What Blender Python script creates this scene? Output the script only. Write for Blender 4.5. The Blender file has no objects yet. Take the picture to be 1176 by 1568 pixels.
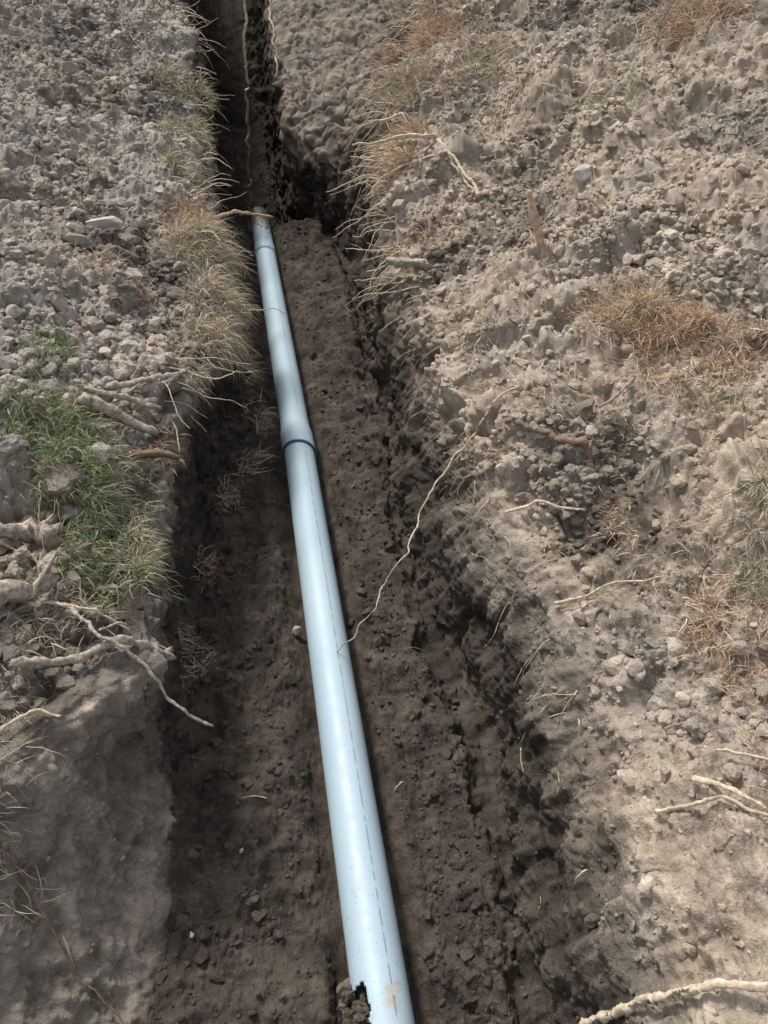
import bpy, bmesh, math, numpy as np, random, time
from mathutils import Vector
T0=time.time()
scene=bpy.context.scene
f32=np.float32
# ================================================================ noise helpers
def h(ix,iy,iz,s):
    n=(ix.astype(np.uint32)*np.uint32(374761393)+iy.astype(np.uint32)*np.uint32(668265263)+iz.astype(np.uint32)*np.uint32(2246822519)+np.uint32(s*3266489917&0xffffffff))
    n^=n>>np.uint32(15); n*=np.uint32(2246822519); n^=n>>np.uint32(13); n*=np.uint32(3266489917); n^=n>>np.uint32(16)
    return n
def vnoise(P,s=1):
    P=P+f32(100.37); F=np.floor(P); I=F.astype(np.int32); f=(P-F).astype(f32); u=f*f*f*(f*(f*6-15)+10)
    out=np.zeros(len(P),f32)
    for dx in (0,1):
        wx=u[:,0] if dx else 1-u[:,0]
        for dy in (0,1):
            wy=u[:,1] if dy else 1-u[:,1]
            for dz in (0,1):
                wz=u[:,2] if dz else 1-u[:,2]
                n=h(I[:,0]+dx,I[:,1]+dy,I[:,2]+dz,s)
                gx=((n&np.uint32(1023)).astype(f32)/511.5-1); gy=(((n>>np.uint32(10))&np.uint32(1023)).astype(f32)/511.5-1); gz=(((n>>np.uint32(20))&np.uint32(1023)).astype(f32)/511.5-1)
                out+=wx*wy*wz*(gx*(f[:,0]-dx)+gy*(f[:,1]-dy)+gz*(f[:,2]-dz))
    return out*1.3
def fbm(P,o=3,s=1):
    a=1.0;r=np.zeros(len(P),f32);q=P.astype(f32)
    for i in range(o):
        r+=a*vnoise(q,s+i); q=(q[:,[1,2,0]]*f32(2.03)+f32(3.1)); a*=.5
    return r
def crumbs(P,s,keep,rad=.62):
    P=P+f32(200.11); B=np.floor(P-.5).astype(np.int32); out=np.zeros(len(P),f32)
    for dx in (0,1):
        for dy in (0,1):
            for dz in (0,1):
                ix,iy,iz=B[:,0]+dx,B[:,1]+dy,B[:,2]+dz
                n=h(ix,iy,iz,s)
                cx=ix+.5+.5*((n&np.uint32(1023)).astype(f32)/1023-.5); cy=iy+.5+.5*(((n>>np.uint32(10))&np.uint32(1023)).astype(f32)/1023-.5); cz=iz+.5+.5*(((n>>np.uint32(20))&np.uint32(1023)).astype(f32)/1023-.5)
                m=h(ix,iy,iz,s+77); k=(m&np.uint32(1023)).astype(f32)/1023; r=rad*(.45+.55*((m>>np.uint32(10))&np.uint32(1023)).astype(f32)/1023)
                d2=((P[:,0]-cx)**2+(P[:,1]-cy)**2+(P[:,2]-cz)**2)/(r*r)
                out=np.maximum(out,np.sqrt(np.clip(1-d2,0,1))*r*(k<keep))
    return out
def ss(a,b,x):
    t=np.clip((x-a)/(b-a),0,1); return t*t*(3-2*t)
# ================================================================ terrain
def ys():
    L=[-60,-40,-25,-16,-10,-7,-5,-4,-3,-2.4,-1.9,-1.5,-1.2,-.9,-.7,-.5,-.35,-.2,-.1]
    y=0.0
    while y<12:
        L.append(y); y+=.0025*(math.hypot(y+.2,1.9) if y<4 else 4.6)
    while y<80:
        L.append(y); y*=1.04
    return np.array(L)
Y=ys(); nY=len(Y)
def tb(*p):
    p=np.array(p,float); return np.interp(Y,p[:,0],p[:,1])
def wob1(seed,amp,sc):
    r=np.random.default_rng(seed); o=0*Y
    for k in range(4):
        xs=np.arange(-5,20,sc); v=r.uniform(-1,1,len(xs)); o+=amp*np.interp(Y,xs,v); sc/=2.1; amp/=1.7
    return o*(Y>-3)*(Y<14)
pipeX=lambda y:-.0165-.172*(y-.8)-.012*np.clip(np.asarray(y)-3.35,0,9)
rimLx=tb((-4,-.9),(0,-1.25),(.75,-1.15),(1.1,-.88),(1.4,-.67),(2,-.77),(2.6,-.83),(3.2,-.72),(3.8,-.78),(4.5,-.97),(5.3,-1.12),(6.1,-1.3),(7,-1.47),(8,-1.68),(10,-2.2),(14,-2.8))+wob1(1,.03,.5)
rimLz=tb((-4,.6),(0,.7),(1.4,.7),(3,.75),(4.5,.8),(5.3,.85),(6.1,1.0),(7,1.15),(9,1.4),(13,2.0),(20,1.6))+wob1(2,.025,.5)
flLx=tb((-4,-.5),(.3,-.62),(.8,-.64),(1.4,-.7),(2,-.76),(3,-.92),(3.7,-1.03),(4.3,-1.12),(5,-1.25),(6,-1.4),(7,-1.55),(8,-1.72),(10,-2.05),(14,-2.6))+wob1(3,.02,.4)
flRx=tb((-4,.6),(.4,.46),(1,.41),(1.3,.36),(1.62,.31),(2,.21),(3,.06),(3.7,-.03),(5,-.15),(6,-.3),(6.7,-.48),(7.2,-.85),(8,-1.0),(10,-1.35),(14,-1.9))+wob1(4,.025,.4)
rimRx=tb((-4,.7),(.3,.68),(.97,.61),(1.3,.58),(1.62,.51),(2.1,.40),(3,.26),(3.8,.18),(4.5,.07),(5.2,.0),(6,.02),(7,.15),(8,.3),(10,.45),(14,.3))+wob1(5,.05,.5)
rimRz=tb((-4,.6),(0,.62),(2,.63),(3,.70),(4.5,.8),(5.2,.92),(6,1.05),(7,1.2),(8,1.4),(10,1.75),(13,2.1),(20,1.6))+wob1(6,.03,.5)
shx=tb((-4,.66),(0,.56),(5,0),(6,-.2),(6.5,-.42),(7.0,-.84),(8,-.95),(10,-1.25),(14,-1.7))
shz=tb((-4,.4),(0,.4),(5,.45),(6,.42),(6.6,.6),(7.2,.88),(7.8,1.02),(8.5,1.12),(10,1.4),(13,2.0),(20,1.6))
lo=1-ss(5.2,6.2,Y)
shx=lo*(flRx*.50+rimRx*.50+.0)+(1-lo)*shx; shz=lo*(rimRz*.62)+(1-lo)*shz
flz=tb((-8,.6),(-4,0),(0,0),(6.78,0),(6.98,-.6),(8.0,-.7),(9,-.6),(11,-.2),(12,.9),(13,1.9),(20,1.6))
dep=np.clip((np.minimum(rimLz,rimRz)-flz)/.6,0,1)
Yp=np.clip(Y,0,12)
wL=.4+.26*Yp; wR=.5+.32*Yp
px=pipeX(np.clip(Y,-4,14))
gz=np.interp(Y,[-20,-5,8,14,25,80],[.6,.6,1.2,1.8,1.4,1.0])
C=[]
def add(x,z,n): C.append((x+0*Y,z+0*Y,n))
add(-75,gz*.9,0); add(rimLx-14,gz,10); add(rimLx-5,gz+.25,30)
add(rimLx-wL,rimLz+.22*wL+.05,50); add(rimLx-.1,rimLz+.03,370)
add(rimLx+.0,rimLz-.06,24)
add((rimLx+flLx)/2-.05,flz+(rimLz-flz)*.45,60); add(flLx,flz+.05*dep,60)
add(px-.16,flz+.01*dep,130); add(px-.09,flz-.05*dep,24); add(px+.09,flz-.05*dep,30); add(px+.16,flz+.01*dep,24)
add(flRx-.10,flz+.05*dep,130); add(flRx,flz-.02*dep,20)
add(shx,shz,90); add(rimRx-.02,np.maximum(rimRz-.10,shz+.02),90)
add(rimRx+.1,rimRz+.03,50)
add(rimRx+wR,rimRz+.34*wR+.02,470)
add(rimRx+wR+3,rimRz+.34*wR+.3,50); add(rimRx+14,gz,26); add(75,gz*.9,10)
cols=[];zc=[];seg=[]
for i in range(1,len(C)):
    n=C[i][2]
    t=np.arange(n)/n
    cols.append(C[i-1][0][:,None]*(1-t)+C[i][0][:,None]*t)
    zc.append(C[i-1][1][:,None]*(1-t)+C[i][1][:,None]*t); seg+= [i-1+q for q in t]
X=np.concatenate(cols+[C[-1][0][:,None]],1); Z=np.concatenate(zc+[C[-1][1][:,None]],1); seg=np.array(seg+[len(C)-1])
def sm(A,k):
    K=np.hanning(k+2)[1:-1];K/=K.sum(); p=np.pad(A,((0,0),(k//2,k//2)),'edge')
    return sum(K[j]*p[:,j:j+A.shape[1]] for j in range(k))
X=sm(X,15);Z=sm(Z,15)
nX=X.shape[1]
YY=np.repeat(Y[:,None],nX,1)
P=np.stack([X,YY,Z],-1).astype(f32)
def normals(P):
    du=np.gradient(P,axis=1); dv=np.gradient(P,axis=0); n=np.cross(du,dv); n/=np.linalg.norm(n,axis=-1,keepdims=True)+1e-9; return n
N=normals(P)
Pf=P.reshape(-1,3); Nf=N.reshape(-1,3)
S=np.repeat(seg[None],nY,0).reshape(-1)
xf,yf,zf=Pf.T
bankL=1-ss(4.0,4.6,S); bankR=ss(14.9,15.8,S); bank=np.maximum(bankL,bankR)
wallL=ss(4.2,5,S)*(1-ss(6.8,7.1,S)); wallR=ss(12.8,13.2,S)*(1-ss(15,16,S)); floor=ss(6.8,7.1,S)*(1-ss(12.7,13.1,S))
shelf=ss(13.5,13.95,S)*(1-ss(14.7,15,S))*ss(6.2,6.8,yf)
smoothL=wallL*(1-ss(1.1,1.7,yf)); smoothR=bankR*(1-ss(.8,1.2,yf-.25*(xf-.5)))
near=(np.abs(xf)<12)&(yf>-.5)&(yf<13)
dist=np.sqrt(xf**2+yf**2+(2.4-zf)**2)
cutR=1-.55*(1-ss(1.8,3.0,yf))
rough=(bank*(1-.6*smoothR)+.75*wallR*cutR+.45*wallL*(1-.1*smoothL)+.42*floor)*(1-.75*shelf)
pipeclear=ss(.10,.2,np.abs(xf-pipeX(yf)))*floor
big=fbm(Pf*1.1,2,3)
d=.13*big*bank+.10*fbm(Pf*2.6,3,11)*(bank+.7*wallR+.6*wallL+.5*pipeclear)
d+=(.06*bank*(1-.4*smoothR)+.06*wallR*cutR+.03*wallL+.04*floor)*fbm(Pf*7,3,21)*(1-.2*shelf)
# sods / humps and hollows  (x, y, radius, height)
for hx,hy,hr,hh in [(1.04,2.83,.22,.12),(1.25,2.7,.2,.09),(1.94,5.6,.3,.16),(.95,1.42,.14,.06),(1.1,1.7,.16,.07),(-.98,4.1,.22,.08),(-.88,3.5,.15,.06),(-1.15,2.15,.25,.06),(-1.05,1.75,.14,.06),(-1.35,4.6,.25,.07),(.45,4.9,.2,.07),(.7,3.9,.25,.08),(.75,2.3,.15,.06),(1.3,3.6,.2,.07),(.5,3.1,.16,.05),(-1.5,3.0,.25,.08),(1.0,4.9,.18,-.16),(.82,2.55,.12,-.12),(.88,1.95,.10,-.12),(.62,2.0,.09,-.08),(1.35,4.3,.2,-.10),(-1.3,3.1,.15,-.06),(.35,3.5,.12,-.05),(1.0,3.3,.14,-.08)]:
    d+=hh*np.exp(-((xf-hx)**2+(yf-hy)**2)/(hr*hr*.6))*np.maximum(bank,.4)
idx=np.where(near)[0]; Q=Pf[idx]; r=rough[idx]
patch=ss(-.25,.35,fbm(Q*1.7,2,31))
n20=fbm(Q*20,3,41)
fr=1-.5*ss(2.5,5,dist[idx])
d[idx]+=.019*n20*(.35+.65*r)*fr
wob=np.stack([fbm(Q*14,2,51),fbm(Q*14,2,52),fbm(Q*14,2,53)],1)*.35
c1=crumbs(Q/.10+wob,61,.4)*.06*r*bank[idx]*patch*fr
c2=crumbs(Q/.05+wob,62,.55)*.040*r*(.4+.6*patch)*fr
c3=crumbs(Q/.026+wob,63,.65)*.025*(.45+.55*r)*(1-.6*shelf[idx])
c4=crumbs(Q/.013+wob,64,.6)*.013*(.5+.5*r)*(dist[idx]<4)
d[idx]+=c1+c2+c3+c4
st=Q*np.array([16,16,2.5],f32); d[idx]+=.026*fbm(st,2,71)*(wallL+wallR)[idx]
st=Q*np.array([34,34,3],f32); d[idx]+=.011*fbm(st,2,72)*((wallL+wallR)[idx]+smoothR[idx])
cr=np.abs(fbm(Q*3.3,2,77)); d[idx]-=.06*(1-ss(0,.06,cr))*shelf[idx]
d*=1-.7*(floor-pipeclear)
P2=(Pf+Nf*d[:,None]).astype(f32)
def np_mesh(name,verts,q,smooth):
    me=bpy.data.meshes.new(name); me.vertices.add(len(verts)); me.vertices.foreach_set('co',verts.astype(f32).reshape(-1))
    me.loops.add(q.size); me.loops.foreach_set('vertex_index',q.astype(np.int32).reshape(-1))
    me.polygons.add(len(q)); me.polygons.foreach_set('loop_start',np.arange(0,q.size,q.shape[1],dtype=np.int32))
    me.update(calc_edges=True); me.polygons.foreach_set('use_smooth',np.full(len(q),smooth,bool))
    ob=bpy.data.objects.new(name,me); scene.collection.objects.link(ob); return ob
def grid_mesh(name,verts,nY,nX):
    i=np.arange((nY-1)*nX).reshape(nY-1,nX)[:,:-1].reshape(-1)
    return np_mesh(name,verts,np.stack([i,i+1,i+1+nX,i+nX],1),True)
ground=grid_mesh('trench_ground',P2,nY,nX)
rr=np.repeat(rimRz,nX); rl=np.repeat(rimLz,nX)
dry_shade=np.clip(bank*(.86+.75*big)+wallR*ss(.35,1.1,zf/np.maximum(.3,rr))*.74*(1-shelf)+smoothL*.70+(1-smoothL)*wallL*.55*ss(.3,.95,zf/rl)+shelf*.5,0,1)
dry_shade*=1-.95*ss(5.6,6.8,yf)*(1-np.maximum(bank,shelf))  # far channel's shade painted in by lowering dryness past the pipe end
warm=np.clip(bankR*.6+.6*wallR+.35*smoothL+.2+.7*fbm(Pf*1.9,2,91),0,1)
def attr(me,n,v):
    a=me.attributes.new(n,'FLOAT','POINT'); a.data.foreach_set('value',v.astype(f32))
attr(ground.data,'dry_shade',dry_shade); attr(ground.data,'warm',warm)
tone=np.zeros(len(Pf),f32)+.5; tone[idx]+=np.clip((c1+c2+c3)*9,0,.5)-.13+.38*n20; tone-=.45*ss(5.8,6.9,yf)*(1-np.maximum(bank,shelf)); attr(ground.data,'tone',tone)  # shade painted in: darker hollows between crumbs, darker far channel
G2=P2.reshape(nY,nX,3); NG=Nf.reshape(nY,nX,3)
def gidx(x,y):
    j=int(np.clip(np.searchsorted(Y,y),0,nY-1)); row=G2[j]; e=np.abs(row[:,0]-x); c=np.where(e<max(.02,e.min()+1e-4))[0]
    return j,int(c[np.argmax(row[c,2])])
def gh(x,y):
    j,i=gidx(x,y); return float(G2[j,i,2])
# ================================================================ soil clods
def ico(sub,seed,cuts=8,n1=.3,n2=.16):
    bm=bmesh.new(); bmesh.ops.create_icosphere(bm,subdivisions=sub,radius=1); v=np.array([x.co[:] for x in bm.verts],f32); fc=np.array([[x.index for x in f.verts] for f in bm.faces],np.int32); bm.free()
    r=np.random.default_rng(seed)
    for k in range(cuts):
        n=r.normal(size=3); n/=np.linalg.norm(n); c=r.uniform(.45,.8); dd=v@n; v=v-np.outer(np.clip(dd-c,0,9),n)
    v=v*(1+n1*fbm(v*1.6+seed*3.1,2,seed)[:,None]+n2*fbm(v*4.5+seed,2,seed+9)[:,None]); v*=r.uniform(.7,1.2,3); return v.astype(f32),fc
def scatter(name,specs):
    V=[];F=[];A={'dry_shade':[],'warm':[],'tone':[]};off=0
    for sub,count,rmin,rmax,pw,mask,vis,seed in specs:
        r=np.random.default_rng(seed)
        w=mask*((np.abs(xf)<.62*yf+1.4))*(yf>.1)*(yf<11)
        w=w*(dist**vis)*np.repeat(np.gradient(Y),nX)/(.2+.3*yf)
        cs=np.cumsum(w.astype(np.float64)); pick=np.searchsorted(cs,r.uniform(0,cs[-1],count))
        base=[ico(sub,seed*10+k) for k in range(8)]
        for k in range(8):
            pk=pick[k::8]; n=len(pk); v,fc=base[k]
            s=rmin*(rmax/rmin)**(r.uniform(0,1,n)**pw)
            q=r.normal(size=(n,4)); q/=np.linalg.norm(q,axis=1)[:,None]; a,b,c,d_=q.T
            R=np.stack([1-2*(c*c+d_*d_),2*(b*c-a*d_),2*(b*d_+a*c),2*(b*c+a*d_),1-2*(b*b+d_*d_),2*(c*d_-a*b),2*(b*d_-a*c),2*(c*d_+a*b),1-2*(b*b+c*c)],1).reshape(n,3,3)
            w3=np.einsum('nij,vj->nvi',R,v)*s[:,None,None]
            w3[:,:,2]*=.8
            w3+=(P2[pk]+Nf[pk]*(s*.15)[:,None])[:,None,:]
            V.append(w3.reshape(-1,3)); F.append((fc[None]+(np.arange(n)*len(v))[:,None,None]+off).reshape(-1,3)); off+=n*len(v)
            A['dry_shade'].append(np.repeat(np.clip(dry_shade[pk]+r.uniform(-.25,.25,n)*dry_shade[pk],0,1),len(v))); A['warm'].append(np.repeat(np.clip(warm[pk]+r.uniform(-.3,.3,n),0,1),len(v))); A['tone'].append(np.repeat(r.uniform(.3,1,n),len(v)))
    ob=np_mesh(name,np.concatenate(V),np.concatenate(F),False)
    for k in A: attr(ob.data,k,np.concatenate(A[k]))
    return ob
pf=ss(-.2,.4,fbm(Pf*1.5,2,131)); pf2=ss(-.1,.5,fbm(Pf*2.2,2,141))
bm_=bank*(1-.85*smoothR)
grassy=1-.85*(((xf+1.05)**2+(yf-2.05)**2)<.09)
clods=scatter('soil_clods',[
 (3,850,.028,.072,1.7,bankL*(.15+pf)*(yf>1.9)*near*grassy,1.6,3),
 (3,600,.022,.062,1.9,bankR*(.05+pf)*(1-smoothR)*near,1.8,4),
 (2,8500,.012,.040,1.5,bankL*(.3+pf)*near*grassy,1.4,5),
 (2,10500,.010,.036,1.6,bankR*(.12+pf)*(1-.9*smoothR)*near,1.6,6),
 (2,1300,.010,.028,2,(wallR*.35*cutR+floor*pipeclear*.7+.2*shelf)*near,.5,7),
 (1,30000,.008,.021,1.2,bank*(.4+pf)*(yf>2)*near*grassy,1.8,9),
 (1,24000,.004,.012,1.3,(bm_*(.15+pf2)+.25*wallR+.3*floor*pipeclear+.2*smoothL+.12*smoothR)*near,.5,8)])
# ================================================================ materials
class M:
    def __init__(s,name):
        s.m=bpy.data.materials.new(name); s.m.use_nodes=True; s.t=s.m.node_tree; s.b=s.t.nodes['Principled BSDF']
    def n(s,t,**k):
        x=s.t.nodes.new(t)
        for a,b in k.items(): setattr(x,a,b)
        return x
    def l(s,a,b): s.t.links.new(a,b)
    def mix(s,f,a,b,mode='MIX'):
        x=s.n('ShaderNodeMix',data_type='RGBA',blend_type=mode)
        for i,v in ((0,f),(6,a),(7,b)):
            if hasattr(v,'links'): s.l(v,x.inputs[i])
            else: x.inputs[i].default_value=v if i==0 else (*v,1)
        return x.outputs[2]
    def ramp(s,f,a,b,c=0,d=1):
        x=s.n('ShaderNodeMapRange'); s.l(f,x.inputs[0]); x.inputs[1].default_value=a; x.inputs[2].default_value=b; x.inputs[3].default_value=c; x.inputs[4].default_value=d; return x.outputs[0]
    def noise(s,sc,det=3,ro=.6,vec=None):
        x=s.n('ShaderNodeTexNoise'); x.inputs['Scale'].default_value=sc; x.inputs['Detail'].default_value=det; x.inputs['Roughness'].default_value=ro
        s.l(vec or s.n('ShaderNodeNewGeometry').outputs['Position'],x.inputs['Vector']); return x.outputs['Fac']
    def math(s,op,a,b=0.0,c=None):
        x=s.n('ShaderNodeMath',operation=op)
        for i,v in enumerate((a,b,c)):
            if v is None: continue
            if hasattr(v,'links'): s.l(v,x.inputs[i])
            else: x.inputs[i].default_value=v
        return x.outputs[0]
m=M('soil'); A=lambda nm:m.n('ShaderNodeAttribute',attribute_name=nm).outputs['Fac']
n1=m.noise(8,4)
grey=m.mix(m.ramp(n1,.35,.65),(.34,.31,.275),(.48,.44,.39))
warmc=m.mix(m.ramp(n1,.35,.65),(.41,.335,.26),(.58,.49,.395))
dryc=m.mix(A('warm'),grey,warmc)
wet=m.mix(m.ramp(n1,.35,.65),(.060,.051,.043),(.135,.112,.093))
col=m.mix(m.ramp(m.math('ADD',A('dry_shade'),m.math('MULTIPLY_ADD',n1,.8,-.4)),.1,.85),wet,dryc)
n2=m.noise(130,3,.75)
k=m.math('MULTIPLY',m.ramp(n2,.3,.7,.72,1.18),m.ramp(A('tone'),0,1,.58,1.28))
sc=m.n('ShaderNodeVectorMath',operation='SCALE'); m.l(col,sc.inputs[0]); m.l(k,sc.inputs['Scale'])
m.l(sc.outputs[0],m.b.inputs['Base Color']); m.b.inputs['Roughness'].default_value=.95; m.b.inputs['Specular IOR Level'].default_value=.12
b2=m.n('ShaderNodeBump'); b2.inputs['Strength'].default_value=1; b2.inputs['Distance'].default_value=.008; m.l(n2,b2.inputs['Height']); m.l(b2.outputs[0],m.b.inputs['Normal'])
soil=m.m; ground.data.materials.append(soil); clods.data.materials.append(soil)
def simple(name,c1,c2,scale=30,rough=.85,bump=.004):
    q=M(name); nz=q.noise(scale,4,.65); q.l(q.mix(q.ramp(nz,.35,.65),c1,c2),q.b.inputs['Base Color']); q.b.inputs['Roughness'].default_value=rough; q.b.inputs['Specular IOR Level'].default_value=.2
    b=q.n('ShaderNodeBump'); b.inputs['Distance'].default_value=bump; b.inputs['Strength'].default_value=.9; q.l(nz,b.inputs['Height']); q.l(b.outputs[0],q.b.inputs['Normal']); return q.m
bark_pale=simple('pale_root_bark',(.40,.31,.22),(.70,.61,.48),60)
bark_grey=simple('weathered_wood',(.20,.165,.13),(.54,.47,.40),55,.9,.008)
bark_dark=simple('dark_root_bark',(.13,.09,.065),(.30,.215,.16),60)
bark_red=simple('reddish_wood',(.36,.24,.16),(.62,.47,.35),60)
stone_m=simple('stone_brown',(.28,.22,.18),(.46,.38,.31),25,.8,.003)
stone_w=simple('stone_pale',(.38,.36,.33),(.54,.51,.47),20,.85,.004)
gm=M('grass_and_root_hair'); ga=gm.n('ShaderNodeAttribute',attribute_name='bladecol'); gm.l(ga.outputs['Color'],gm.b.inputs['Base Color']); gm.b.inputs['Roughness'].default_value=.7; gm.b.inputs['Specular IOR Level'].default_value=.25
# ================================================================ sticks and roots
def stick(name,paths,mat,seed=1,knots=.25,gnarl=.22):
    r=np.random.default_rng(seed); V=[];F=[];T=[];off=0; nseg=10 if len(paths)<30 else 4
    for pts,r0,r1,wig in paths:
        pts=np.array(pts,float); Ls=np.r_[0,np.cumsum(np.linalg.norm(np.diff(pts,axis=0),axis=1))]; n=int(min(110,max(7,Ls[-1]/max(.004,r0*.7)))) if nseg==10 else int(min(30,max(7,Ls[-1]/.012)))
        t=np.linspace(0,Ls[-1],n); p=np.stack([np.interp(t,Ls,pts[:,k]) for k in range(3)],1)
        if n>8:
            pp=np.pad(p,((2,2),(0,0)),'edge'); ps=sum(pp[j:j+n]*.2 for j in range(5)); ps[0]=p[0];ps[-1]=p[-1]; p=ps
        q=np.stack([t*9+r.uniform(0,50),t*0+r.uniform(0,50),t*0],1).astype(f32)
        for k in range(3): p[:,k]+=wig*(fbm(q,3,int(r.integers(1,900))))*1.3
        tg=np.gradient(p,axis=0); tg/=np.linalg.norm(tg,axis=1)[:,None]+1e-9
        up=np.where(np.abs(tg[:,2:3])>.9,[[1,0,0]],[[0,0,1]]); a=np.cross(tg,up); a/=np.linalg.norm(a,axis=1)[:,None]+1e-9; b=np.cross(tg,a)
        rad=(r0+(r1-r0)*t/Ls[-1])*(1+knots*1.6*fbm(q*5,2,5))
        th=np.arange(nseg)*2*math.pi/nseg; rv=rad[:,None]*(1+.13*r.normal(size=(1,nseg)))
        sur=p[:,None]+a[:,None]*(np.cos(th)*rv)[:,:,None]+b[:,None]*(np.sin(th)*rv)[:,:,None]
        gn=1+gnarl*2*fbm((sur.reshape(-1,3)/max(r0*1.6,.006)).astype(f32),3,seed).reshape(n,nseg)
        ring=p[:,None]+(sur-p[:,None])*gn[:,:,None]
        ring[-1]+=tg[-1]*r.uniform(-1,1.5,(nseg,1))*rad[-1]; ring[0]-=tg[0]*r.uniform(-1,1,(nseg,1))*rad[0]
        V.append(ring.reshape(-1,3)); i=np.arange(n-1)[:,None]*nseg; kk=np.arange(nseg)[None]; k2=(kk+1)%nseg
        F+= (np.stack([i+kk,i+k2,i+nseg+k2,i+nseg+kk],-1).reshape(-1,4)+off).tolist()
        V.append(np.stack([p[0],p[-1]])); ca=off+n*nseg
        F+= [(ca,off+(q_+1)%nseg,off+q_) for q_ in range(nseg)]+[(ca+1,off+(n-1)*nseg+q_,off+(n-1)*nseg+(q_+1)%nseg) for q_ in range(nseg)]
        off+=n*nseg+2
    me=bpy.data.meshes.new(name); me.from_pydata(np.concatenate(V).tolist(),[],F); me.polygons.foreach_set('use_smooth',[True]*len(F)); me.materials.append(mat)
    ob=bpy.data.objects.new(name,me); scene.collection.objects.link(ob); return ob
def g(x,y,l=.01): return (x,y,gh(x,y)+l)
stick('dangling_root',[([(.40,4.98,gh(.40,4.98)-.01),(.31,5.04,1.15),(.12,5.02,1.15),(-.05,5.0,1.12),(-.19,5.0,1.11)],.014,.006,.010),([(.31,5.03,1.14),(.36,4.9,1.14),g(.39,4.78,.05),g(.47,4.6,.04),g(.54,4.46,.0)],.011,.006,.012)],bark_pale,11)
stick('dangling_root',[([g(.54,4.46,0),g(.45,4.65,.05),(.37,4.8,gh(.37,4.8)+.06),(.15,4.94,1.02),(-.012,4.9,.95),(-.104,4.85,.855)],.011,.005,.012)],bark_pale,12)
stick('dangling_root',[([g(.28,5.87,0),(.12,5.84,1.09),(-.04,5.8,1.05),(-.12,5.8,1.04)],.012,.005,.010)],bark_pale,13)
stick('broken_wood_piece',[([(.30,3.97,.76),(.16,3.99,.785),(.031,4.0,.79)],.026,.019,.004)],bark_grey,14)
stick('dangling_root',[([(.24,3.93,.74),(.03,3.92,.73),(-.166,3.9,.72)],.006,.003,.015)],bark_pale,15)
stick('wooden_stake',[([(.75,3.52,.93),(.72,3.55,1.1),(.655,3.6,1.27)],.030,.014,.006)],bark_red,16)
stick('bent_root',[([g(.97,4.0),g(1.03,3.7,.06),g(1.11,3.43)],.007,.004,.02)],bark_dark,17)
stick('broken_branch',[([(-1.02,4.62,gh(-1.02,4.62)+.0),(-.9,4.75,.80),(-.78,4.85,.74),(-.70,4.9,.71)],.012,.006,.006)],bark_red,18)
stick('twig',[([g(-1.40,3.72),g(-1.34,3.78,.06),g(-1.27,3.9,.03)],.010,.007,.008)],bark_grey,19)
stick('broken_branch',[([g(-1.04,2.50,.03),g(-.95,2.60,.05),(-.80,2.78,.82)],.014,.010,.01)],bark_grey,20)
stick('broken_branch',[([g(-1.08,2.42,.04),g(-.97,2.45,.06),(-.86,2.50,.82)],.012,.008,.008),([g(-1.0,2.44,.04),g(-.93,2.55,.08)],.007,.004,.006)],bark_grey,21)
stick('bark_chunk',[([g(-1.08,2.36,.02),g(-.98,2.38,.04),(-.85,2.39,.78)],.028,.015,.008)],bark_grey,22)
stick('bark_chunk',[([g(-.90,2.27,.0),(-.83,2.3,.75),(-.76,2.33,.71)],.019,.009,.006)],bark_dark,23)
stick('tree_root_log',[([g(-1.45,1.33,.0),g(-1.2,1.40,.01),g(-1.05,1.47,.03),g(-.98,1.55,.045),(-.95,1.60,gh(-.95,1.6)+.07)],.048,.024,.02),([g(-1.0,1.52,.06),(-.945,1.62,gh(-.95,1.62)+.12)],.012,.004,.006)],bark_grey,24,.4,.34)
stick('tree_root_log',[([g(-1.32,1.74,.0),g(-1.19,1.78,.02),g(-1.09,1.82,.03),(-1.03,1.80,gh(-1.03,1.8)+.02)],.020,.034,.012),([g(-1.08,1.82,.04),(-1.05,1.87,gh(-1.05,1.87)+.07)],.014,.007,.006)],bark_grey,25,.4,.34)
stick('broken_branch',[([g(-.98,1.30,.03),g(-.93,1.33,.04),g(-.85,1.36,.05),g(-.74,1.41,.05),(-.62,1.46,.62)],.013,.010,.007),([(-.70,1.42,.70),(-.655,1.45,.635),(-.63,1.48,.63)],.012,.008,.004)],bark_grey,26,.3,.25)
stick('fallen_twig',[([g(-1.0,1.55,.02),g(-.87,1.5,.05),(-.78,1.41,.78),(-.69,1.38,.72),(-.61,1.33,.60),(-.55,1.31,.54),(-.50,1.30,.50)],.007,.0035,.014),([(-.79,1.42,.78),(-.74,1.46,.77),(-.70,1.49,.69)],.004,.002,.006)],bark_grey,27)
stick('fallen_twig',[([g(-.98,1.53,.03),g(-.82,1.5,.03),(-.72,1.5,.66),(-.645,1.5,.60)],.004,.002,.012)],bark_pale,28)
stick('fallen_twig',[([g(-1.05,1.08,.02),g(-.98,1.15,.02),g(-.91,1.2,.03),g(-.84,1.19,.02)],.008,.003,.010)],bark_pale,29)
stick('long_thin_root',[([g(.52,2.56),g(.45,2.55,.03),g(.36,2.55,.03),(.27,2.5,.60),(.19,2.37,.52),(.13,2.28,.47),(.085,2.1,.44),(.0,2.02,.34),(-.031,1.95,.31),(-.10,1.91,.20),(-.167,1.87,.143)],.0045,.002,.018)],bark_pale,30)
stick('fallen_twig',[([g(.43,2.12,.02),g(.53,2.08,.03),g(.69,2.05,.02)],.006,.003,.014)],bark_pale,31)
stick('fallen_twig',[([g(.55,1.70,.02),g(.70,1.68,.03),g(.85,1.65,.03)],.005,.0025,.014)],bark_pale,32)
stick('fallen_twig',[([g(.93,2.50,.02),g(.85,2.44,.06),g(.78,2.38,.02)],.006,.004,.006)],bark_grey,33)
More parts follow.
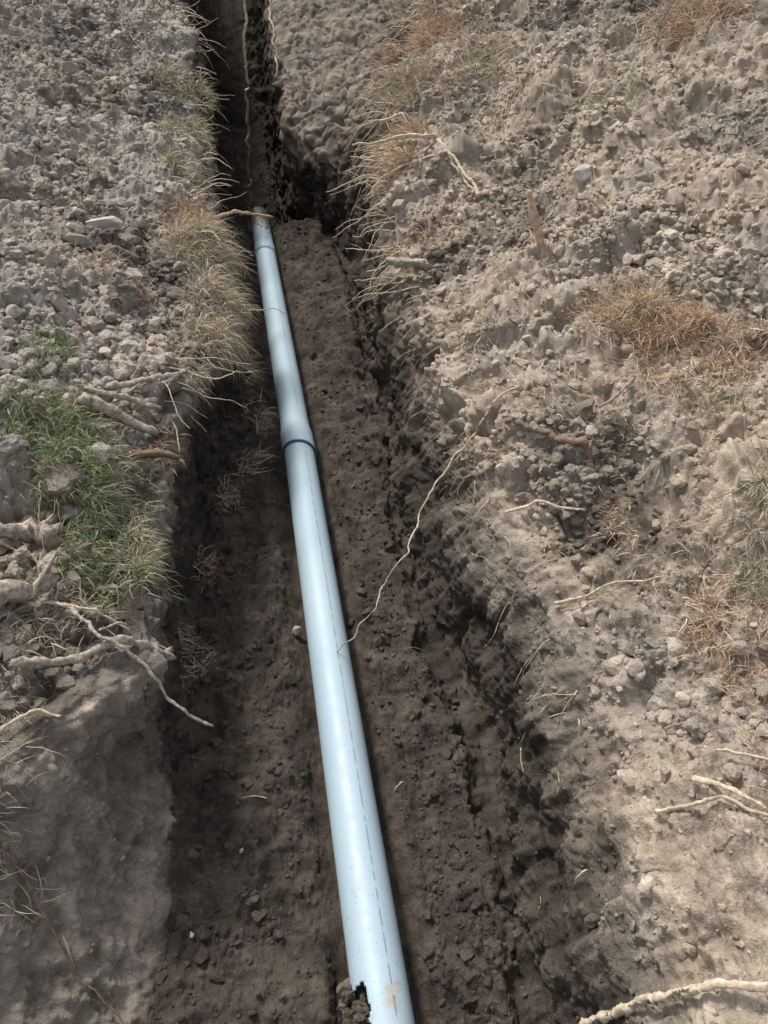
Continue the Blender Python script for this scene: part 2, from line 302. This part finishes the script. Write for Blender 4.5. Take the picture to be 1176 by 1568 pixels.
stick('bent_root',[([g(.46,2.42,.0),g(.49,2.36,.03),g(.6,2.31,.05),g(.70,2.24,.04),g(.74,2.18,.0)],.008,.013,.016)],bark_dark,34)
stick('fallen_twig',[([g(.67,.99,.01),g(.78,.93,.03),g(.87,.88,.02),g(1.0,.86,.02)],.005,.003,.010),([g(.74,1.01,.02),g(.80,.95,.04),g(.86,.90,.03)],.006,.004,.008),([g(.80,1.05,.02),g(.90,1.0,.03),g(1.05,1.0,.02)],.004,.002,.012)],bark_pale,35)
stick('fallen_twig',[([g(.48,.63,.02),g(.57,.60,.03),g(.64,.57,.03),g(.75,.55,.03)],.010,.007,.008),([g(.54,.61,.02),g(.62,.58,.04),g(.7,.57,.02)],.005,.003,.010)],bark_pale,36)
stick('fallen_twig',[([g(-.95,.95,.01),g(-.89,.87,.02),g(-.78,.75,.02),g(-.66,.66,.02)],.003,.002,.012)],bark_dark,37)
stick('dangling_root',[([g(-1.45,8.3,0),(-1.2,8.0,1.75),(-.98,7.75,1.62),(-.93,7.45,1.38),(-.86,7.15,1.10)],.013,.006,.03)],bark_pale,38)
rg=np.random.default_rng(55); paths=[];paths2=[]
cL=sum(c[2] for c in C[1:5]); cR=sum(c[2] for c in C[1:16])+20
def rimroot(side,y,L,rad,spread=13,down=.12,co_=None):
    col_=cL if side<0 else cR
    if co_ is not None: col_=co_
    j=int(np.searchsorted(Y,y)); p=G2[j,col_+int(rg.integers(-spread,spread+1))].astype(float)
    dr=np.array([1.0 if side<0 else -1.0,rg.normal()*.45,rg.uniform(-.5,.35)]); dr/=np.linalg.norm(dr)
    pts=[p-dr*.03]
    for k in range(5):
        dr=dr+np.array([rg.normal()*.2,rg.normal()*.3,-down+rg.normal()*.25]); dr/=np.linalg.norm(dr); pts.append(pts[-1]+dr*L/5)
    return (pts,rad,rad*.4,.008)
for _ in range(120): paths.append(rimroot(-1,rg.uniform(2.4,9),rg.uniform(.1,.38),rg.uniform(.002,.0065)))
for _ in range(80): paths2.append(rimroot(-1,rg.uniform(1.4,4.6),rg.uniform(.04,.16),rg.uniform(.0008,.002),40,.4))
for _ in range(190): paths.append(rimroot(1,rg.uniform(3.8,8.8),rg.uniform(.14,.5),rg.uniform(.002,.007)))
for _ in range(160): paths2.append(rimroot(1,rg.uniform(1.3,4.6),rg.uniform(.05,.22),rg.uniform(.0008,.0024),35,.5,cR-50))
for _ in range(130): paths.append(rimroot(1,rg.uniform(1.3,5.0),rg.uniform(.06,.26),rg.uniform(.0008,.003),35,.5,cR-40))
def litter(n,ymin,ymax,out,rmin,rmax):
    for _ in range(n):
        y=rg.uniform(ymin,ymax); x=rg.uniform(-.6-.45*y,.6+.5*y)
        if -.9-.14*y<x<.45-.06*y and rg.random()<.9: continue
        a=rg.uniform(0,6.28); L=rg.uniform(.03,.14)*(.6+.15*y); pts=[]
        for k in range(4):
            xx=x+math.cos(a)*L*(k-1.5)/3; yy=y+math.sin(a)*L*(k-1.5)/3; pts.append(g(xx,yy,.008 if k in(0,3) else .02))
        z=[q[2] for q in pts]
        if max(z)-min(z)>.12: continue
        out.append((pts,rg.uniform(rmin,rmax),rmin*.7,.010))
litter(280,.5,6,paths,.001,.0035); litter(180,.5,6,paths2,.001,.003); litter(120,3,9,paths,.003,.006)
stick('torn_rootlets',paths,bark_pale,41); stick('dark_rootlets',paths2,bark_dark,42)
# ================================================================ grass tufts, root hair
PAL={'straw':[(.56,.48,.36),(.68,.60,.46),(.42,.35,.25)],'brown':[(.60,.43,.30),(.42,.29,.20),(.72,.56,.42)],'green':[(.14,.22,.08),(.22,.31,.12),(.36,.38,.22),(.48,.44,.31)],'olive':[(.34,.34,.21),(.48,.45,.31),(.57,.52,.39)]}
def tufts(name,patches,seed):
    r=np.random.default_rng(seed); V=[];Cc=[]
    K=6
    for (x,y,rad,ncl,nb,L,pal,lean,droop) in patches:
        pals=PAL[pal]
        for c in range(int(ncl*1.25)):
            a=r.uniform(0,6.283); q=rad*math.sqrt(r.random())*r.uniform(.6,1.25); j,i=gidx(x+math.cos(a)*q,y+math.sin(a)*q*1.2)
            n=int(nb*r.uniform(.5,1.8))
            jj=np.clip(j+r.integers(-7,8,n),0,nY-1); ii=np.clip(i+r.integers(-7,8,n),0,nX-1)
            base=G2[jj,ii].astype(float)-NG[jj,ii]*.004; nn=NG[jj,ii].astype(float)
            cl=r.normal(size=3)*.55
            dr=nn*.5+r.normal(size=(n,3))*.55+cl+np.array(lean); dr/=np.linalg.norm(dr,axis=1)[:,None]
            ln=L*r.uniform(.3,1.5,n)*r.uniform(.7,1.3); p=base; pts=[p]
            for k in range(K-1):
                dr=dr+np.array([0,0,-droop])*(k+1)/K+r.normal(size=(n,3))*.2; dr/=np.linalg.norm(dr,axis=1)[:,None]; p=p+dr*(ln/(K-1))[:,None]; pts.append(p)
            pts=np.stack(pts,1)
            side=np.cross(pts[:,-1]-pts[:,0],r.normal(size=(n,3))); side/=np.linalg.norm(side,axis=1)[:,None]+1e-9
            w=r.uniform(.0005,.0012,n)*(1+.22*y)
            wk=np.array([1,1,.9,.75,.5,.12])
            o=side[:,None]*(w[:,None]*wk)[:,:,None]
            V.append(np.stack([pts-o,pts+o],2).reshape(-1,3))
            cc=np.array(pals)[r.integers(0,len(pals),n)]*r.uniform(.6,1.2,(n,1)); Cc.append(np.repeat(cc,2*K,0))
    V=np.concatenate(V);Cc=np.concatenate(Cc); nb_=len(V)//(2*K); b=(np.arange(nb_)*2*K)[:,None]; k=np.arange(K-1)[None]*2
    F=np.stack([b+k,b+k+1,b+k+3,b+k+2],-1).reshape(-1,4)
    ob=np_mesh(name,V,F,True); at=ob.data.attributes.new('bladecol','FLOAT_COLOR','POINT'); at.data.foreach_set('color',np.c_[Cc,np.ones(len(Cc))].astype(f32).reshape(-1)); ob.data.materials.append(gm.m); return ob
tufts('dry_grass_tufts',[
 (1.04,2.85,.20,130,40,.08,'brown',(0,-.2,-.1),.35),(1.02,2.95,.16,50,34,.08,'straw',(0,-.1,0),.3),(1.30,2.62,.20,70,30,.06,'brown',(0,-.2,0),.3),(1.1,2.5,.2,30,26,.05,'brown',(0,-.2,0),.3),
 (1.94,5.6,.26,60,30,.12,'brown',(-.2,-.3,0),.3),(1.86,5.8,.25,50,26,.12,'straw',(-.2,-.2,0),.3),
 (.95,1.42,.12,40,24,.06,'brown',(0,-.2,0),.3),(1.0,1.2,.10,30,22,.06,'brown',(0,-.2,0),.3),(1.1,1.70,.10,24,24,.06,'straw',(0,0,0),.3),(.98,1.0,.09,20,22,.05,'brown',(0,-.2,0),.3),
 (-.98,4.1,.18,90,36,.12,'straw',(.7,-.2,-.1),.45),(-.82,3.55,.14,90,36,.11,'straw',(.7,-.2,-.2),.5),(-1.08,4.45,.18,60,34,.09,'brown',(.5,-.2,0),.4),(-.78,3.2,.10,50,28,.10,'straw',(.7,-.1,-.2),.5),(-.80,2.9,.08,26,22,.07,'straw',(.7,-.1,-.2),.5),
 (-1.2,3.5,.25,26,24,.07,'brown',(.2,-.2,0),.3),
 (.12,5.6,.18,60,28,.12,'brown',(-.8,-.1,-.1),.4),(.18,6.4,.2,60,28,.14,'straw',(-.8,-.1,0),.4),(.35,7.3,.3,60,26,.16,'brown',(-.8,-.1,0),.4),(.5,8.3,.35,50,26,.18,'straw',(-.7,-.1,0),.4),(.1,5.1,.15,40,26,.10,'brown',(-.8,-.1,-.1),.4),(.6,6.3,.35,40,24,.12,'straw',(-.4,-.1,0),.4),
 (.2,4.3,.2,24,22,.07,'brown',(-.6,-.2,0),.4),(.55,2.6,.25,26,20,.05,'brown',(-.3,-.2,0),.4),(.7,2.0,.2,24,20,.05,'brown',(-.3,-.2,0),.4),(.45,3.2,.25,24,20,.06,'straw',(-.3,-.2,0),.4),
 (-1.0,.95,.12,30,22,.07,'straw',(.3,0,0),.3),(-1.05,1.25,.12,26,22,.07,'straw',(.3,0,0),.3),(-.9,1.55,.15,40,22,.06,'straw',(.4,-.2,0),.4),(-.8,1.9,.12,36,22,.06,'straw',(.5,-.2,-.2),.5),(-.82,2.4,.1,26,20,.06,'brown',(.6,-.2,-.2),.5),
 (.9,1.9,.3,24,18,.05,'straw',(0,-.1,0),.3)],61)
tufts('green_grass_tufts',[
 (-1.13,2.22,.16,60,32,.08,'green',(.4,-.2,0),.35),(-1.0,2.0,.15,56,32,.08,'green',(.4,-.3,0),.4),(-1.02,2.1,.20,50,28,.07,'olive',(.4,-.2,0),.4),(-.92,1.72,.12,46,30,.07,'green',(.5,-.3,-.1),.45),(-1.25,2.62,.08,26,28,.07,'green',(.2,-.2,.1),.25),
 (-.85,1.85,.14,34,26,.07,'olive',(.5,-.2,-.2),.5),
 (-1.25,5.1,.15,26,24,.10,'olive',(.5,-.2,0),.4),(-1.4,5.8,.2,40,26,.12,'olive',(.6,-.2,0),.45),(-1.5,6.6,.25,34,26,.13,'olive',(.6,-.1,0),.45),
 (1.05,1.55,.06,16,22,.06,'olive',(-.2,-.2,.1),.25),(1.14,1.75,.08,20,22,.06,'olive',(0,-.2,.1),.25),(1.15,2.3,.1,14,16,.05,'olive',(0,-.2,.1),.25),(1.25,5.0,.2,20,18,.09,'olive',(0,-.2,0),.3),(.85,2.3,.12,12,16,.05,'olive',(0,-.2,0),.3),(.55,5.3,.2,16,18,.08,'olive',(-.2,-.2,0),.3)],62)
# ================================================================ stones
def stone(name,x,y,s,scale,mat,seed,lift=.3):
    v,fc=ico(4,seed,9,.18,.06); v=v*np.array(scale)*s; ob=np_mesh(name,v,fc,True); ob.location=(x,y,gh(x,y)+s*scale[2]*lift); ob.rotation_euler=(.1,.15,seed); ob.data.materials.append(mat)
stone('rounded_stone',1.13,2.08,.066,(1,.9,.8),stone_m,301,.6)
stone('flat_pale_stone',-1.46,4.04,.09,(1,.75,.4),stone_w,302,.8)
stone('angular_stone',1.06,4.31,.06,(.8,.8,1),stone_w,303,.0)
stone('pebble',-.55,.91,.010,(1,1,.8),stone_w,304,.5); stone('pebble',-.36,2.10,.026,(1,.8,.7),stone_m,305,.5); stone('pebble',-.44,1.15,.008,(1,1,.8),stone_w,306,.5)
# ================================================================ sewer pipe
pm=M('blue_grey_pvc'); tc=pm.n('ShaderNodeTexCoord').outputs['Object']; sep=pm.n('ShaderNodeSeparateXYZ'); pm.l(tc,sep.inputs[0]); yv=sep.outputs['Y']
base=pm.mix(pm.ramp(pm.noise(3,3,.6,tc),.3,.7),(.38,.51,.60),(.44,.565,.645))
dust=pm.ramp(pm.noise(14,5,.7,tc),.52,.72,0,.28)
blot=pm.noise(38,4,.7,tc); endm=pm.ramp(yv,5.7,6.6,-.3,.16); e2=pm.ramp(pm.math('ADD',blot,endm),.5,.6)
scf=pm.noise(9,4,.6,tc); nb=pm.math('MULTIPLY',pm.ramp(scf,.56,.62),pm.ramp(yv,1.25,.85,0,.75))
spk=pm.math('MULTIPLY',pm.ramp(pm.noise(170,2,.6,tc),.66,.70,0,.8),pm.ramp(yv,2.2,.8,.25,1))
c=pm.mix(dust,base,(.50,.47,.42)); c=pm.mix(nb,c,(.45,.39,.31)); c=pm.mix(spk,c,(.10,.08,.065)); c=pm.mix(e2,c,(.10,.085,.07))
pm.l(c,pm.b.inputs['Base Color']); rgh=pm.ramp(pm.noise(20,3,.6,tc),.3,.7,.42,.6); pm.l(rgh,pm.b.inputs['Roughness'])
bmp=pm.n('ShaderNodeBump'); bmp.inputs['Strength'].default_value=.15; bmp.inputs['Distance'].default_value=.002; pm.l(pm.noise(25,3,.6,tc),bmp.inputs['Height']); pm.l(bmp.outputs[0],pm.b.inputs['Normal'])
pipe=bpy.data.objects.new('sewer_pipe',None); scene.collection.objects.link(pipe)
PZ=.058
def tube(name,prof,nseg,mat,cut=None,thick=.0045):
    vs=[];fs=[];pr=[]
    for (y0,r0),(y1,r1) in zip(prof[:-1],prof[1:]):
        n=max(1,int(abs(y1-y0)/(.006 if y0<.5 else .06)))
        for k in range(n): pr.append((y0+(y1-y0)*k/n,r0+(r1-r0)*k/n))
    pr.append(prof[-1])
    for (y,r) in pr:
        for k in range(nseg):
            a=2*math.pi*k/nseg; vs.append((float(pipeX(y))+r*math.cos(a),y,PZ+r*math.sin(a)+.004*math.sin(y*1.7)))
    for i in range(len(pr)-1):
        for k in range(nseg):
            if cut and cut(pr[i][0],2*math.pi*(k+.5)/nseg): continue
            fs.append((i*nseg+k,i*nseg+(k+1)%nseg,(i+1)*nseg+(k+1)%nseg,(i+1)*nseg+k))
    me=bpy.data.meshes.new(name); me.from_pydata(vs,[],fs); me.polygons.foreach_set('use_smooth',[True]*len(fs)); me.materials.append(mat)
    o=bpy.data.objects.new(name,me); scene.collection.objects.link(o); o.parent=pipe
    s=o.modifiers.new('wall','SOLIDIFY'); s.thickness=thick; s.offset=1; return o
rj=np.random.default_rng(9); jag=rj.normal(size=200)*.005
def cutf(y,a):
    lim=-.50-.03*math.sin(y*60)-.03*math.sin(y*151)
    return y<.762+jag[int(a/6.2832*24)] and math.cos(a)<lim and math.sin(a)>-.7
tube('near_pipe_length',[(.1,.079),(1.0,.079),(3.40,.079)],96,pm.m,cutf)
tube('far_pipe_length',[(3.27,.0895),(3.275,.0875),(3.43,.087),(3.50,.079),(5.94,.079)],72,pm.m)
tube('end_pipe_piece',[(5.90,.084),(6.08,.084),(6.09,.079),(6.84,.078)],72,pm.m)
blue=M('blue_rubber_seal'); blue.b.inputs['Base Color'].default_value=(.07,.16,.27,1); blue.b.inputs['Roughness'].default_value=.5
tube('joint_seal_ring',[(3.262,.086),(3.263,.0903),(3.268,.0912),(3.273,.0903)],72,blue.m,None,.001)
mk=M('print_ink'); mk.b.inputs['Base Color'].default_value=(.17,.25,.32,1); mk.b.inputs['Roughness'].default_value=.5
vs=[];fs=[]; y=.60; rp=np.random.default_rng(4)
def quad(y0,y1,a0,a1):
    if 3.2<y0<3.52 or 5.85<y0<6.1: return
    n=len(vs)
    for (yy,aa) in ((y0,a0),(y0,a1),(y1,a1),(y1,a0)):
        r=.0834; vs.append((float(pipeX(yy))+(r+.0006)*math.sin(aa),yy,PZ+.004*math.sin(yy*1.7)+(r+.0006)*math.cos(aa)))
    fs.append((n,n+1,n+2,n+3))
while y<6.2:
    if rp.random()<.15:
        for k in range(int(rp.integers(4,9))):
            quad(y,y+rp.uniform(.002,.005),.34-rp.uniform(.01,.03),.34+rp.uniform(.01,.03)); y+=rp.uniform(.006,.010)
        y+=.02
    else:
        L=rp.uniform(.015,.09); quad(y,y+L,.33,.33+.018); y+=L+rp.uniform(.006,.03)
me=bpy.data.meshes.new('printed_marking'); me.from_pydata(vs,[],fs); me.materials.append(mk.m); o=bpy.data.objects.new('printed_marking',me); scene.collection.objects.link(o); o.parent=pipe
# soil slumped into and against the broken pipe wall
V=[];F=[];off=0; rs=np.random.default_rng(21)
for k in range(90):
    v,fc=ico(3,700+k%9); s=rs.uniform(.010,.034); y=rs.uniform(.35,.77); c=np.array([float(pipeX(y))+rs.uniform(-.10,-.035),y,rs.uniform(.02,.090)])
    a=rs.uniform(0,6.28); R=np.array([[math.cos(a),-math.sin(a),0],[math.sin(a),math.cos(a),0],[0,0,1]]); V.append(v@R.T*s+c); F.append(fc+off); off+=len(v)
so=np_mesh('slumped_soil',np.concatenate(V),np.concatenate(F),False)
for nm,vv in (('dry_shade',.25),('warm',.5),('tone',.5)): attr(so.data,nm,np.full(off,vv))
so.data.materials.append(soil)
# ================================================================ camera / light
cam=bpy.data.cameras.new('camera'); co=bpy.data.objects.new('camera',cam); scene.collection.objects.link(co); scene.camera=co
co.location=(0,0,2.4); co.rotation_euler=(math.radians(50),0,0); cam.sensor_fit='VERTICAL'; cam.sensor_height=34.6; cam.sensor_width=25.95; cam.lens=26; cam.clip_end=500
sd=Vector((-.36,.42,.83)).normalized()
L=bpy.data.lights.new('sun','SUN'); L.energy=3.0; L.angle=math.radians(10); L.color=(1,.935,.85); lo_=bpy.data.objects.new('sun',L); lo_.rotation_euler=sd.to_track_quat('Z','Y').to_euler(); scene.collection.objects.link(lo_)
w=bpy.data.worlds.new('World'); scene.world=w; w.use_nodes=True; nt=w.node_tree; sk=nt.nodes.new('ShaderNodeTexSky'); sk.sky_type='NISHITA'; sk.sun_disc=False; sk.sun_elevation=math.asin(sd.z); sk.sun_rotation=math.atan2(sd.x,sd.y); sk.dust_density=3
hs=nt.nodes.new('ShaderNodeHueSaturation'); hs.inputs['Saturation'].default_value=.3; hs.inputs['Value'].default_value=1.15
nt.links.new(sk.outputs[0],hs.inputs['Color']); nt.links.new(hs.outputs[0],nt.nodes['Background'].inputs[0]); nt.nodes['Background'].inputs[1].default_value=.15
scene.view_settings.view_transform='Standard'; scene.view_settings.look='None'; scene.view_settings.exposure=0
print('total',time.time()-T0)
